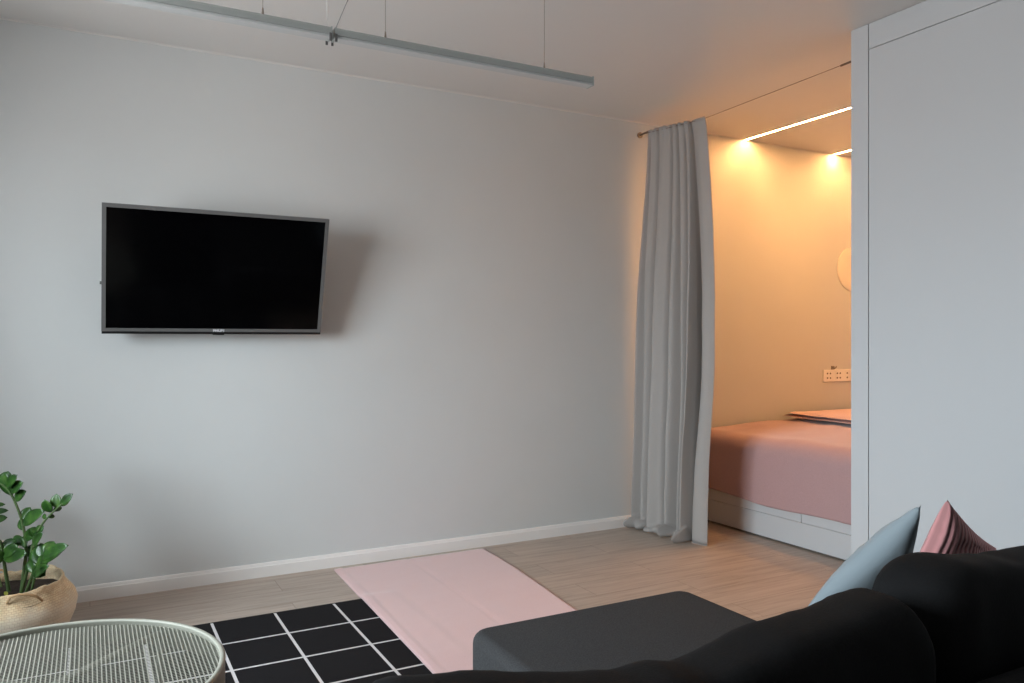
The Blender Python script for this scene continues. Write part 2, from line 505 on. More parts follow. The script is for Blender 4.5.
pr_ = pendant(.6475, 1.580, (.812, 1.388), [(.655, BY, BZ + .028), (.659, BY, BZ + .045), (.685, BY, BZ + .11), (.74, BY, BZ + .24), (.80, BY, BZ + .38), (.83, BY, H)], M['cable_grey'],
        'slim linear pendant light ending in mid air above the tv wall')
# little joining clips under the seam, one on each lamp end
for root, s, ox in ((pl, 1, (-.300 + .6395) / 2), (pr_, -1, (.6475 + 1.58) / 2)):
    bm = nb(); x = (.6330 if s > 0 else .6500) - ox
    box(bm, x - .003, x + .004, -.0235, -.0205, -.014, .010)
    finish('joint_clip', bm, M['bezel'], root)
    bm = nb(); box(bm, x - .003, x + .004, .0205, .0235, -.012, .010)
    finish('joint_clip', bm, M['bezel'], root)

# ------------------------------------------------------------------ curtain wire, curtain
XC = 3.13
def wire_z(y):   # sag under the curtain
    k = [(4.07, 2.516), (3.99, 2.512), (3.73, 2.492), (3.476, 2.474), (2.9, 2.484), (2.42, 2.494)]
    for (y0, z0), (y1, z1) in zip(k, k[1:]):
        if y1 <= y <= y0: return z0 + (z1 - z0) * (y0 - y) / (y0 - y1)
    return k[0][1] if y > 4.07 else k[-1][1]
cw = thing('curtain_wire', (XC, 3.25, 2.49), 'thin steel curtain wire stretched from the tv wall to the wardrobe', 'curtain wire')
def cl(bm):
    for v in bm.verts: v.co -= Vector((XC, 3.25, 2.49))
    return bm
bm = nb(); tube(bm, [(XC, y, wire_z(y)) for y in (4.03, 3.99, 3.86, 3.73, 3.6, 3.476, 3.2, 2.9, 2.6, 2.5)], .0016, 8); finish('wire', cl(bm), M['wire'], cw, smooth=True)
bm = nb(); cyl(bm, (XC, YW, 2.516), (0, -1, 0), .019, .008, 20); cyl(bm, (XC, YW - .008, 2.516), (0, -1, .05), .0065, .075, 14); finish('wall_fitting', cl(bm), M['steel'], cw, smooth=False)
bm = nb(); cyl(bm, (XC, YE, 2.494), (0, 1, 0), .016, .006, 20); cyl(bm, (XC, YE + .006, 2.494), (0, 1, -.03), .0050, .115, 14); finish('tension_fitting', cl(bm), M['wire'], cw, smooth=False)

def lerp(a, b, t): return a + (b - a) * t
def smooth01(t):
    t = max(0, min(1, t)); return t * t * (3 - 2 * t)
def curtain_mesh():
    """rows from the gathered header down to the hem that lies rolled on the floor"""
    bm = nb()
    NS, NR, P = 420, 90, 22
    flap = .70
    # fold valleys along the width: position, half width, depth factor
    val = [(.035, .030, .7), (.175, .035, .9), (.40, .030, 1.0), (.515, .026, .8), (.615, .026, .9)]
    def plan(s, t):
        """offset across the curtain and position along it (0 wall .. 1 open edge)"""
        k = smooth01(t * 1.5)
        D = lerp(.036, .072, k)
        x = 0.0
        for n, (c, w, d) in enumerate(val):
            cc = c + .012 * math.sin(n * 2.1 + t * 2.4) * k
            ww = w * lerp(.62, 1.05, k)
            x += D * d * math.exp(-((s - cc) / ww) ** 2)
        # rounded ridges between
        x -= lerp(.006, .014, k) * math.sin(s * 2 * PI * 4.3 + .8 + t)
        y = min(s, flap) / flap * .72
        if s > flap:          # ridge, deep last fold, then the flat leading flap in front of it
            lo_ = smooth01((t - .6) / .4)
            xs = [x, -.012, .006, .026, .012, -.004, -.004, .003]
            xl_ = [x, -.040, .030, lerp(.110, .070, lo_), lerp(.045, .030, lo_), -.010, -.012, .008]
            y0 = [.72, .735, .745, .755, .80, .87, .93, 1.0]
            y1 = [.72, .745, lerp(.742, .755, lo_), lerp(.722, .76, lo_), .79, lerp(.885, .83, lo_), lerp(.95, .93, lo_), 1.0]
            S_ = [flap, .735, .80, .86, .905, .94, .97, 1.0]
            def cr(V):
                n = 0
                while n < 6 and s > S_[n + 1]: n += 1
                u = (s - S_[n]) / (S_[n + 1] - S_[n])
                p0, p1, p2, p3 = V[max(n - 1, 0)], V[n], V[n + 1], V[min(n + 2, 7)]
                return .5 * (2 * p1 + (p2 - p0) * u + (2 * p0 - 5 * p1 + 4 * p2 - p3) * u * u + (3 * p1 - p0 - 3 * p2 + p3) * u ** 3)
            x = lerp(cr(xs), cr(xl_), k); y = lerp(cr(y0), cr(y1), k)
        return x, y
    rows = []
    def roll(s):        # how fat the hem rolls on the floor
        w = .5 + .5 * math.sin(s * 17.5 + .4)
        w *= .75 + .25 * math.sin(s * 41 + 1)
        f = .30 + .70 * w
        tri = math.exp(-((s - .71) / .075) ** 2)
        f = max(f, .85 * tri)
        if s > .78: f *= max(.10, 1 - (s - .78) / .07)
        return f
    for j in range(NR + 1):
        t = j / NR
        row = []
        for i in range(NS + 1):
            s = i / NS
            R = .040 * roll(s)
            top = lerp(2.526, 2.487, smooth01(s)) + .002 * math.sin(s * 50)
            hgt = top * (1 - t) + (2 * R + .004) * t
            k = smooth01(t * 1.6)
            yl = lerp(3.992, 4.040, smooth01(t * 2))
            yr = lerp(3.470, 3.388, math.sin(PI * t) ** .7)
            yr = lerp(yr, 3.456, smooth01((t - .55) / .45))
            xl = lerp(3.13, 3.075, smooth01(t * 1.7)); xl = lerp(xl, 3.045, smooth01((t - .5) * 2))
            xr = 3.128
            xx, yy = plan(s, t)
            if t < .06:
                g = math.sin(s * 2 * PI * 12 + .5) * .0055 * (.35 + .65 * smooth01((1 - s) / .35))
                h = smooth01(t / .06)
                xx = xx * lerp(.55, 1, h) + g * (1 - h)
                # stitched line of the casing
                xx += .004 * math.exp(-((t - .026) / .005) ** 2)
            x = lerp(xl, xr, s) + xx; y = lerp(yl, yr, yy)
            x += .007 * fbm(s * 3, t * 5, 1.3) * k
            row.append((x, min(y, YW - .022), hgt))
        rows.append(row)
    for j in range(1, P + 1):
        f = j / P
        row = []
        for i in range(NS + 1):
            s = i / NS
            x, y, z = rows[NR][i]
            r = roll(s); R = .040 * r
            a = f * PI
            out = (.078 * r) * math.sin(a) + .020 * r * f + .010 * r * math.sin(s * 60 + 3 * f) * math.sin(a)
            zz = .004 + R * (1 + math.cos(a)) + .006 * r * math.sin(a) * math.sin(s * 37 + 2)
            ny = y - out * .35 + .016 * r * math.sin(s * 26 + 1) * math.sin(a)
            row.append((x - out, min(ny, YW - .022), max(.004, zz)))
        rows.append(row)
    vs = [[bm.verts.new(p) for p in r] for r in rows]
    for a, b in zip(vs, vs[1:]):
        for i in range(NS):
            bm.faces.new((a[i], a[i + 1], b[i + 1], b[i]))
    return bm
bm = curtain_mesh()
for v in bm.verts: v.co -= Vector((XC, 3.75, 0))
cur = finish('curtain', bm, M['curtain'], None, smooth=True, solid=.003, loc=(XC, 3.75, 0))
tag(cur, 'floor length light grey curtain drawn aside in front of the alcove', 'curtain')

# ------------------------------------------------------------------ alcove: led strips, outlet, wall disc, bed
for X0, lab in ((4.045, 'warm glowing ceiling light strip nearest the curtain'), (4.950, 'warm glowing ceiling light strip nearest the wardrobe edge, mostly hidden')):
    L0, L1 = 2.44, 4.068
    root = thing('light_strip', (X0, (L0 + L1) / 2, H), lab, 'light strip', 'warm light strips across the alcove ceiling')
    hl = (L1 - L0) / 2
    bm = nb(); box(bm, -.0095, -.0065, -hl, hl, -.006, 0); box(bm, .0065, .0095, -hl, hl, -.006, 0); box(bm, -.0065, .0065, -hl, hl, -.0015, 0)
    finish('channel', bm, M['bbwhite'], root)
    bm = nb(); box(bm, -.0026, .0026, -hl + .002, hl - .002, -.0062, -.0020); finish('glowing_diffuser', bm, M['led'], root)

ow = thing('wall_outlet', (5.00, YW, .925), 'cream triple socket plate on the alcove wall above the bed', 'wall outlet')
bm = nb(); box(bm, -.165, .165, -.012, 0, -.045, .045); finish('plate', bm, M['outlet'], ow, bevel=.004)
for cxx in (-.11, -.002, .108):
    bm = nb(); lathe_pts = []
    tube(bm, [(cxx, -.0125, 0), (cxx, -.0115, 0)], [.036, .036], 28); finish('socket_ring', bm, M['outlet'], ow)
    for sy in (-1, 1):
        bm = nb(); cyl(bm, (cxx - .016 * 1, -.0122, sy * .017), (0, -1, 0), .0065, .0022, 12); cyl(bm, (cxx + .016, -.0122, sy * .017), (0, -1, 0), .0065, .0022, 12) if cxx < 0 else None
        finish('pin_hole', bm, M['socket'], ow)
hk = thing('wall_hook', (4.945, YW, .9765), 'small brass hook on the alcove wall just above the socket plate', 'hook')
bm = nb(); box(bm, -.018, .018, -.004, 0, -.006, .022); finish('hook_plate', bm, M['steel'], hk, bevel=.0015)
bm = nb(); tube(bm, [(0, -.003, .008), (0, -.02, .004), (0, -.032, .010), (0, -.034, .022)], .004, 8); finish('hook_arm', bm, M['steel'], hk, smooth=True)

dl = thing('wall_lamp', (5.165, YW, 1.737), 'round pale unlit wall disc lamp half hidden behind the wardrobe edge', 'wall lamp')
bm = nb()
vv = [(.17, 0), (.171, .002), (.170, .005), (.164, .007), (.10, .008), (.001, .0085)]
lathe(bm, vv, seg=56)
for v in bm.verts: v.co = Vector((v.co.x, -v.co.z, v.co.y))
finish('shade', bm, M['disc'], dl, smooth=True)
bm = nb(); cyl(bm, (0, 0, 0), (0, -1, 0), .06, .006, 24); finish('wall_plate', bm, M['bbwhite'], dl)

BX0, BX1, BY0, BY1 = 3.572, 5.60, 2.45, 4.06
bed = thing('bed', ((BX0 + BX1) / 2, (BY0 + BY1) / 2, 0), 'white low bed base with drawers filling the sleeping alcove', 'bed')
def bd(bm):
    for v in bm.verts: v.co -= Vector(((BX0 + BX1) / 2, (BY0 + BY1) / 2, 0))
    return bm
bm = nb(); box(bm, BX0 + .018, BX1, BY0, BY1, .012, .40)
box(bm, BX0, BX0 + .018, BY0, BY1, .012, .150)
finish('base', bd(bm), M['white'], bed)
bm = nb(); box(bm, BX0 + .03, BX1 - .03, BY0 + .02, BY1 - .02, 0, .012); finish('recessed_plinth', bd(bm), M['gapdark'], bed)
for a, b in ((2.452, 3.1585), (3.1615, 4.058)):
    bm = nb(); box(bm, BX0, BX0 + .0175, a, b, .1517, .398); finish('drawer_front', bd(bm), M['white'], bed, bevel=.0015)
bm = nb(); rbox(bm, BX0 + .03, BX1 - .02, BY0 + .01, BY1 - .01, .402, .585, .03, 3, .06); finish('mattress', bd(bm), M['mattress'], bed, smooth=True)

# bedspread: over the mattress and down the open side
def bedspread():
    bm = nb()
    NY, rows = 90, []
    prof = []
    for k in range(40): prof.append((lerp(BX1 - .02, BX0 + .085, k / 39), .606, 0))
    for k in range(1, 11):
        a = PI / 2 * k / 10
        prof.append((BX0 + .085 - .105 * math.sin(a), .606 - .105 * (1 - math.cos(a)), a / (PI / 2)))
    for k in range(1, 26): prof.append((BX0 - .020, lerp(.501, .207, k / 25), 1 + k / 25))
    for (x, z, w) in prof:
        r = []
        for i in range(NY + 1):
            y = lerp(BY0 + .005, BY1 - .004, i / NY)
            e = smooth01((BY1 - y) / .28)        # falls a little at the wall end
            n1 = fbm(x * 2.3, y * 2.3, 3.1)
            if w == 0:
                zz = z + .014 * n1 + .022 * smooth01((x - 3.75) / .5) - .006
                xx = x
                zz -= .006 * (1 - e) * smooth01((4.1 - x) / .4)
            else:
                zz = z + .014 * n1 * max(0, 1 - w) + (.006 * math.sin(y * 7) + .016 * max(0, min(1, (y - 3.40) / .6))) * max(0, w - 1)
                xx = x - .010 * fbm(y * 3.0, z * 2.0, 8.0) * min(1, w) - .004 * math.sin(y * 11 + z * 3) * max(0, w - 1)
                zz -= .006 * (1 - min(1, w)) + .006 * (1 - e) * max(0, 1 - w)
                xx += .015 * (1 - e) * min(1, w)
            r.append(bm.verts.new((xx, y, zz)))
        rows.append(r)
    bridge(bm, rows, closed=False)
    return bm
bm = bedspread()
for v in bm.verts: v.co -= Vector((BX0, 3.2, .6))
bs = finish('bedspread', bm, M['bedspread'], None, smooth=True, solid=.006, loc=(BX0, 3.2, .6))
tag(bs, 'dusty pink bedspread hanging over the open side of the bed', 'bedspread')

# folded throw at the head of the bed: two layers
fz = .637
tr = thing('folded_throw', (4.95, 3.45, fz), 'folded pink throw with dark edges lying across the bed', 'throw')
def slab(x0, x1, y0, y1, z0, z1, seed):
    bm = nb()
    NX, NY = 26, 34
    th = (z1 - z0)
    def P(i, j, up):
        u, v = i / NX, j / NY
        x, y = lerp(x0, x1, u), lerp(y0, y1, v)
        ed = min(1, min(u, 1 - u) * 14, min(v, 1 - v) * 18) ** .5
        n1 = .007 * fbm(x * 4, y * 4, seed)
        return Vector((x - 4.95 + .012 * fbm(y * 3, 0, seed), y - 3.45, z0 - fz + n1 + (th * (.5 + .5 * ed) if up else th * (.5 - .5 * ed))))
    T = [[bm.verts.new(P(i, j, 1)) for j in range(NY + 1)] for i in range(NX + 1)]
    B = [[bm.verts.new(P(i, j, 0)) for j in range(NY + 1)] for i in range(NX + 1)]
    for i in range(NX):
        for j in range(NY):
            bm.faces.new((T[i][j], T[i + 1][j], T[i + 1][j + 1], T[i][j + 1]))
            bm.faces.new((B[i][j], B[i][j + 1], B[i + 1][j + 1], B[i + 1][j]))
    for i in range(NX):
        bm.faces.new((T[i][0], B[i][0], B[i + 1][0], T[i + 1][0])); bm.faces.new((T[i][NY], T[i + 1][NY], B[i + 1][NY], B[i][NY]))
    for j in range(NY):
        bm.faces.new((T[0][j], T[0][j + 1], B[0][j + 1], B[0][j])); bm.faces.new((T[NX][j], B[NX][j], B[NX][j + 1], T[NX][j + 1]))
    return bm
finish('lower_fold', slab(4.36, 5.30, 2.75, 4.03, .641, .656, 1.0), M['throw'], tr, smooth=True)
finish('dark_edge', slab(4.375, 5.28, 2.76, 4.025, .655, .658, 1.0), M['throwdark'], tr, smooth=True)
finish('upper_fold', slab(4.39, 5.27, 2.77, 4.02, .657, .683, 1.0), M['throw'], tr, smooth=True)

# ------------------------------------------------------------------ rugs
bm = nb()
RX0, RX1, RY0, RY1 = -.92, 1.24, 1.15, 3.505
rbox(bm, RX0, RX1, RY0, RY1, 0.0, .005, .002, 2, .006, 3)
rg = finish('rug', bm, M['rug'], None); tag(rg, 'flat black rug with a thin white grid under the mesh table', 'rug')
bm = nb()
NX, NY = 70, 110
PX0, PX1, PY0, PY1 = 1.098, 1.972, 2.42, 4.006
T = []; B = []
for i in range(NX + 1):
    tr_, br_ = [], []
    for j in range(NY + 1):
        u, v = i / NX, j / NY
        y = lerp(PY0, PY1, v); x = lerp(1.068 + .044 * v, lerp(1.855, PX1, smooth01(v)), u)
        over = (1 - smooth01((x - 1.235) / .06)) * (1 - smooth01((y - 3.495) / .06))
        zb = .0055 * over + .0002
        th = .008
        # stitched hem and a soft crease along the middle
        hem = .0035 * math.exp(-((u - .035) / .018) ** 2) - .002 * math.exp(-((u - .062) / .008) ** 2)
        cr = -.0030 * math.exp(-((u - .47 - .10 * (1 - v)) / .012) ** 2) + .0008 * math.exp(-((u - .52 - .10 * (1 - v)) / .03) ** 2)
        n1 = .0022 * fbm(x * 5, y * 5, 2.2)
        tr_.append(bm.verts.new((x, y, zb + th + hem + cr + n1))); br_.append(bm.verts.new((x, y, zb)))
    T.append(tr_); B.append(br_)
for i in range(NX):
    for j in range(NY):
        bm.faces.new((T[i][j], T[i + 1][j], T[i + 1][j + 1], T[i][j + 1])); bm.faces.new((B[i][j], B[i][j + 1], B[i + 1][j + 1], B[i + 1][j]))
for i in range(NX):
    bm.faces.new((T[i][0], B[i][0], B[i + 1][0], T[i + 1][0])); bm.faces.new((T[i][NY], T[i + 1][NY], B[i + 1][NY], B[i][NY]))
for j in range(NY):
    bm.faces.new((T[0][j], T[0][j + 1], B[0][j + 1], B[0][j])); bm.faces.new((T[NX][j], B[NX][j], B[NX][j + 1], T[NX][j + 1]))
pk = finish('rug', bm, M['pinkrug'], None, smooth=True); tag(pk, 'plain blush pink rug reaching the baseboard below the tv wall', 'rug')

# ------------------------------------------------------------------ round mesh tray table
TZ, TR = .45, .371
tb = thing('coffee_table', (-.087, 1.991, 0), 'round pale sage metal coffee table with a mesh tray top', 'coffee table')
tb.location.z = .0055
bm = nb()
z = TZ - .005
prof = [(TR - .009, z - .062), (TR - .001, z - .062), (TR - .001, z - .004), (TR, z), (TR - .004, z + .0035), (TR - .012, z + .003), (TR - .0135, z - .001), (TR - .010, z - .004), (TR - .009, z - .062)]
lathe(bm, prof, seg=120); bmesh.ops.remove_doubles(bm, verts=bm.verts, dist=1e-6)
finish('rim', bm, M['table'], tb, smooth=True)
# expanded mesh: slats toward the wall crossed by finer ones, square holes between them
bm = nb()
mz = z - .011; ri = TR - .0095
def strip(off, along_y, w, zt, th):
    h = math.sqrt(max(0, ri * ri - off * off))
    if h < .01: return
    if along_y: box(bm, off - w / 2, off + w / 2, -h, h, zt - th, zt)
    else: box(bm, -h, h, off - w / 2, off + w / 2, zt - th, zt)
p = .0092
n_ = int(ri / p)
MR = math.radians(-8)
for k in range(-n_, n_ + 1):
    strip(k * p, True, .0024, mz, .0016)
    strip(k * p, False, .0015, mz - .0003, .0012)
finish('mesh_tray', bm, M['table'], tb)
for ang in (45, 135, 225, 315):
    a = math.radians(ang)
    bm = nb()
    tube(bm, [(.10 * math.cos(a) * 0, .10 * math.sin(a) * 0, mz - .0105), (.30 * math.cos(a), .30 * math.sin(a), mz - .0105), (.345 * math.cos(a), .345 * math.sin(a), mz - .012), (.3505 * math.cos(a), .3505 * math.sin(a), mz - .04), (.335 * math.cos(a), .335 * math.sin(a), .0)], .008, 10)
    finish('leg', bm, M['table'], tb, smooth=True)

# ------------------------------------------------------------------ potted plant in a seagrass belly basket
PC = Vector((-.290, 3.672, 0))
pt = thing('potted_plant', PC, 'glossy green plant in a slumped woven seagrass basket beside the tv wall', 'plant')
def wob(r, z, a, j):
    n1 = fbm(math.cos(a) * 1.6, math.sin(a) * 1.6, z * 6)
    k = min(1, z / .15)
    zz = z + (.016 * n1 + .010 * math.sin(a * 2 + .5)) * k * k
    rr = r * (1 + .035 * n1 * k + .018 * math.sin(a * 3 + 1) * k)
    return rr, zz
bm = nb()
prof = [(.02, .002), (.15, .002), (.185, .01), (.218, .05), (.238, .10), (.243, .14), (.236, .168), (.222, .188), (.206, .206), (.196, .222), (.195, .236), (.190, .240), (.185, .236), (.186, .222), (.196, .200), (.214, .18), (.222, .15), (.22, .11)]
lathe(bm, prof, seg=72, wob=wob, uv=True)
finish('basket', bm, M['basket'], pt, smooth=True)
bm = nb(); lp = lathe(bm, [(.215, .186), (.16, .192), (.10, .196), (.04, .199), (.005, .200)], seg=40, wob=lambda r, z, a, j: (r, z + .006 * fbm(math.cos(a) * r * 30, math.sin(a) * r * 30, 1)))
bm.faces.new(lp[-1]); finish('soil', bm, M['soil'], pt, smooth=True)
for sx, ang in ((1, -70), (-1, 110)):
    a = math.radians(ang); d = Vector((math.cos(a), math.sin(a), 0)); s_ = Vector((-d.y, d.x, 0))
    bm = nb()
    pts = [d * .205 - s_ * .055 + Vector((0, 0, .212)), d * .212 - s_ * .045 + Vector((0, 0, .238)), d * .222 - s_ * .02 + Vector((0, 0, .243)), d * .226 + s_ * .01 + Vector((0, 0, .236)), d * .226 + s_ * .04 + Vector((0, 0, .222)), d * .222 + s_ * .06 + Vector((0, 0, .20))]
    tube(bm, [q_ - d * .006 - Vector((0, 0, .004)) for q_ in pts], [.004, .005, .005, .005, .005, .004], 8); finish('rope_handle', bm, M['basket'], pt, smooth=True)

CF, TH_ = 785.0, math.atan2(422, 785)
FW = Vector((math.sin(TH_), math.cos(TH_), 0)); RT = Vector((math.cos(TH_), -math.sin(TH_), 0))
def at(px, py, dep):       # a measured point of the plant, in the basket's own frame
    dep += .06
    p = FW * dep + RT * ((px - 512) / CF * dep)
    return Vector((p.x, p.y, 1.19 - (py - 340.5) / CF * dep)) - PC
def leaf(bm, base, d, nrm, L, W, fold=.25, curl=.15):
    d = d.normalized(); s = d.cross(nrm).normalized(); n = s.cross(d).normalized()
    N = 8
    prev = None
    for i in range(N + 1):
        t = i / N
        w = W * (math.sin(PI * min(1, t * .95 + .025)) ** .58) * (.92 + .16 * math.sin(PI * t)) * .53
        if i == N: w = .0006
        c = base + d * (L * t) + n * (curl * L * (-t * t + t * .5))
        row = [bm.verts.new(c - s * w + n * w * fold), bm.verts.new(c - s * w * .5 + n * w * fold * .35), bm.verts.new(c), bm.verts.new(c + s * w * .5 + n * w * fold * .35), bm.verts.new(c + s * w + n * w * fold)]
        if prev:
            for k in range(4): bm.faces.new((prev[k], prev[k + 1], row[k + 1], row[k]))
        prev = row
def catmull(P, n=6):
    out = []
    for i in range(len(P) - 1):
        p0 = P[max(i - 1, 0)]; p1 = P[i]; p2 = P[i + 1]; p3 = P[min(i + 2, len(P) - 1)]
        for k in range(n):
            t = k / n
            out.append(.5 * ((2 * p1) + (-p0 + p2) * t + (2 * p0 - 5 * p1 + 4 * p2 - p3) * t * t + (-p0 + 3 * p1 - 3 * p2 + p3) * t ** 3))
    out.append(P[-1])
    return out
CAMD = -FW
def stem(pts, r0, r1, leaves):
    P = catmull([at(*p) for p in pts])
    bm = nb(); n = len(P)
    tube(bm, P, [lerp(r0, r1, (i / (n - 1)) ** .8) for i in range(n)], 8)
    so = finish('stem', bm, M['stem'], pt, smooth=True)
    bm = nb()
    for (bx, by, tx, ty, wpx, dep, dt, tw) in leaves:
        b = at(bx, by, dep); t = at(tx, ty, dep + dt)
        d = t - b
        nn = (CAMD * 1.0 + Vector((0, 0, .55)) + RT * tw)
        leaf(bm, b, d, nn, d.length, wpx / CF * dep)
    finish('leaves', bm, M['leaf'], so, smooth=True, solid=.0012)
# tall stem arching out of view on the left
stem([(21, 596, 3.06), (24, 570, 3.05), (26, 552, 3.04), (24, 530, 3.03), (19, 512, 3.02), (12, 496, 3.01), (4, 486, 3.0), (-8, 480, 2.99)], .0075, .0032, [
    (12, 495, 2, 473, 13, 3.01, -.02, -.3), (3, 485, 8, 471, 11, 3.0, .02, .2), (7, 487, 16, 475, 9, 3.0, -.03, .3), (11, 492, 22, 482, 11, 3.0, -.02, .2),
    (15, 500, 25, 491, 10, 3.01, -.02, .2), (-6, 481, -14, 466, 12, 2.99, 0, -.2), (-2, 482, -12, 492, 11, 2.99, .02, -.4),
    (22, 520, 30, 507, 9, 3.02, .02, .3), (23, 524, 42, 511, 13, 3.02, -.05, .1), (24, 530, 20, 518, 8, 3.03, .03, -.4), (25, 540, 37, 528, 10, 3.03, -.03, .3),
    (26, 548, 24, 534, 8, 3.03, .03, -.4), (25, 545, 13, 536, 8, 3.04, .02, -.3)])
# stem leaning right
stem([(20, 597, 3.03), (26, 575, 3.00), (31, 553, 2.98), (36, 535, 2.97), (44, 522, 2.96), (54, 511, 2.95), (63, 503, 2.94)], .0075, .0025, [
    (51, 512, 44, 500, 10, 2.95, -.02, -.2), (57, 508, 56, 494, 10, 2.95, 0, 0), (62, 504, 72, 494, 8, 2.94, -.01, .3), (59, 506, 69, 501, 5, 2.94, .03, .5),
    (53, 511, 62, 507, 5, 2.95, .03, .5), (48, 517, 55, 516, 4, 2.95, .02, .5), (46, 519, 43, 514, 4, 2.96, .02, -.3), (37, 533, 43, 526, 8, 2.97, -.01, .2),
    (35, 538, 29, 529, 8, 2.97, -.03, -.3), (33, 545, 41, 533, 10, 2.97, -.05, .2)])
# low dense shoots in the middle
stem([(24, 598, 3.04), (30, 582, 2.99), (36, 566, 2.95), (43, 556, 2.92), (50, 551, 2.90)], .0075, .003, [
    (42, 558, 66, 545, 12, 2.90, -.05, .2), (40, 561, 60, 551, 12, 2.91, -.06, .1), (37, 566, 50, 557, 13, 2.92, -.05, .0), (36, 568, 44, 575, 12, 2.94, -.05, -.1),
    (38, 563, 33, 548, 11, 2.94, .03, -.4), (41, 557, 40, 543, 11, 2.93, .02, -.2), (45, 554, 54, 541, 11, 2.92, .03, .2), (34, 572, 28, 560, 10, 2.96, .02, -.4),
    (33, 575, 40, 566, 10, 2.95, -.04, .2), (48, 553, 60, 546, 9, 2.91, .04, .3), (33, 577, 46, 566, 10, 2.93, -.08, .1)])
# short stem on the left
stem([(10, 597, 3.05), (7, 580, 3.03), (4, 562, 3.01), (2, 550, 3.0), (0, 540, 2.99)], .0085, .004, [
    (3, 556, 17, 546, 11, 3.0, -.02, .2), (2, 549, 15, 539, 9, 3.0, .02, .2), (4, 558, 25, 553, 13, 3.0, -.05, .1), (2, 550, -8, 542, 12, 3.0, .0, -.3),
    (3, 560, -8, 556, 13, 3.0, -.03, -.2), (3, 553, 8, 541, 10, 3.01, .04, .1)])
# far stem whose leaf tips just enter the picture
stem([(4, 598, 3.10), (-4, 570, 3.12), (-12, 540, 3.14), (-16, 520, 3.16), (-20, 500, 3.17)], .0075, .003, [
    (-12, 522, 7, 517, 8, 3.15, .02, .1), (-13, 513, 8, 510, 6, 3.15, .02, .1), (-14, 506, 5, 504, 5, 3.16, .02, .1), (-16, 516, -28, 508, 10, 3.16, 0, -.3)])
stem([(30, 598, 3.08), (34, 580, 3.07), (36, 566, 3.06), (33, 552, 3.05)], .006, .003, [
    (35, 560, 44, 548, 10, 3.05, 0, .3), (34, 556, 27, 546, 10, 3.05, .02, -.3), (33, 553, 36, 543, 9, 3.05, 0, 0), (36, 566, 48, 560, 10, 3.05, .02, .3)])
bm = nb()
b0, t0 = at(5, 597, 3.0), at(9, 590, 2.98)
leaf(bm, b0, t0 - b0, CAMD + Vector((0, 0, .6)), .03, .025)
finish('yellow_leaf', bm, M['leafy'], pt, smooth=True, solid=.0012)['label'] = 'yellowed leaf on the soil'

# ------------------------------------------------------------------ sofa seen from behind
so = thing('sofa', (1.35, 1.15, 0), 'black fabric sofa seen from behind with a charcoal chaise', 'sofa')
def sl(bm):
    for v in bm.verts: v.co -= Vector((1.35, 1.15, 0))
    return bm
SX0, SX1 = .26, 2.50
bm = nb(); rbox(bm, SX0, SX1, .78, 1.48, .10, .25, .02, 3, .04); finish('base_frame', sl(bm), M['sofa'], so, smooth=True)
bm = nb(); rbox(bm, SX0, SX1, .755, .855, .10, .585, .03, 4, .045); finish('back_frame', sl(bm), M['sofa'], so, smooth=True)
for x0, x1, dep in ((SX0 + .005, .876, 1.49), (1.638, SX1 - .005, 1.49)):
    bm = nb(); rbox(bm, x0, x1, .86, dep, .252, .415, .04, 4, .05); finish('seat_cushion', sl(bm), M['sofa'], so, smooth=True)
bm = nb(); rbox(bm, .882, 1.628, .86, 1.900, .252, .424, .030, 5, .055, 8); finish('chaise_cushion', sl(bm), M['chaise'], so, smooth=True)
bm = nb(); rbox(bm, .885, 1.626, 1.30, 1.896, .10, .250, .02, 3, .05, 6); finish('chaise_base', sl(bm), M['chaise'], so, smooth=True)
for lx, ly in ((.33, .82), (2.43, .82), (.33, 1.36), (2.43, 1.36), (.96, 1.79), (1.56, 1.79)):
    z0 = .015 if ly > 1.7 else (.0056 if ly > 1.2 and lx < 1.2 else 0)
    bm = nb(); cyl(bm, (lx, ly, z0), (0, 0, 1), .018, .102 - z0, 14, .026); finish('leg', sl(bm), M['blackplastic'], so, smooth=False)
def interp(tab, x):
    if x <= tab[0][0]: return tab[0][1]
    for (a, va), (b, vb) in zip(tab, tab[1:]):
        if a <= x <= b: return lerp(va, vb, smooth01((x - a) / (b - a)) * .5 + (x - a) / (b - a) * .5)
    return tab[-1][1]
def back_cushion(x0, x1, y0, y1, top, seed, rnd):
    """puffed cushion standing on the seat; top(x) is its crown height"""
    bm = nb()
    NX, NA = 60, 44
    loops = []
    for i in range(NX + 1):
        u = i / NX
        e = min(u, 1 - u) * (x1 - x0) / rnd
        sh = 1 if e >= 1 else math.sqrt(max(0.0, 1 - (1 - e) ** 2)); sh = max(sh, .03)
        x = lerp(x0, x1, u)
        zc0, zt = .418, top(x)
        zb, zt2 = zc0 + (1 - sh) * .07, zt - (1 - sh) * (.055)
        yc = (y0 + y1) / 2; hy = (y1 - y0) / 2 * (.55 + .45 * sh)
        zc = (zb + zt2) / 2; hz = (zt2 - zb) / 2
        lp = []
        for k in range(NA):
            a = 2 * PI * k / NA
            c, s = math.cos(a), math.sin(a)
            y = yc + hy * math.copysign(abs(c) ** .62, c)
            z = zc + hz * math.copysign(abs(s) ** .42, s)
            n1 = fbm(x * 5, y * 4 + z * 3, seed)
            lp.append(bm.verts.new((x, y + .010 * n1, z + .004 * n1)))
        loops.append(lp)
    bridge(bm, loops); bm.faces.new(loops[0][::-1]); bm.faces.new(loops[-1])
    return bm
topA = [(.28, .742), (.335, .756), (.454, .735), (.56, .710), (.656, .696), (.71, .685), (.767, .690), (.826, .677), (.91, .694), (1.009, .712), (1.13, .716), (1.22, .728), (1.27, .730), (1.33, .690)]
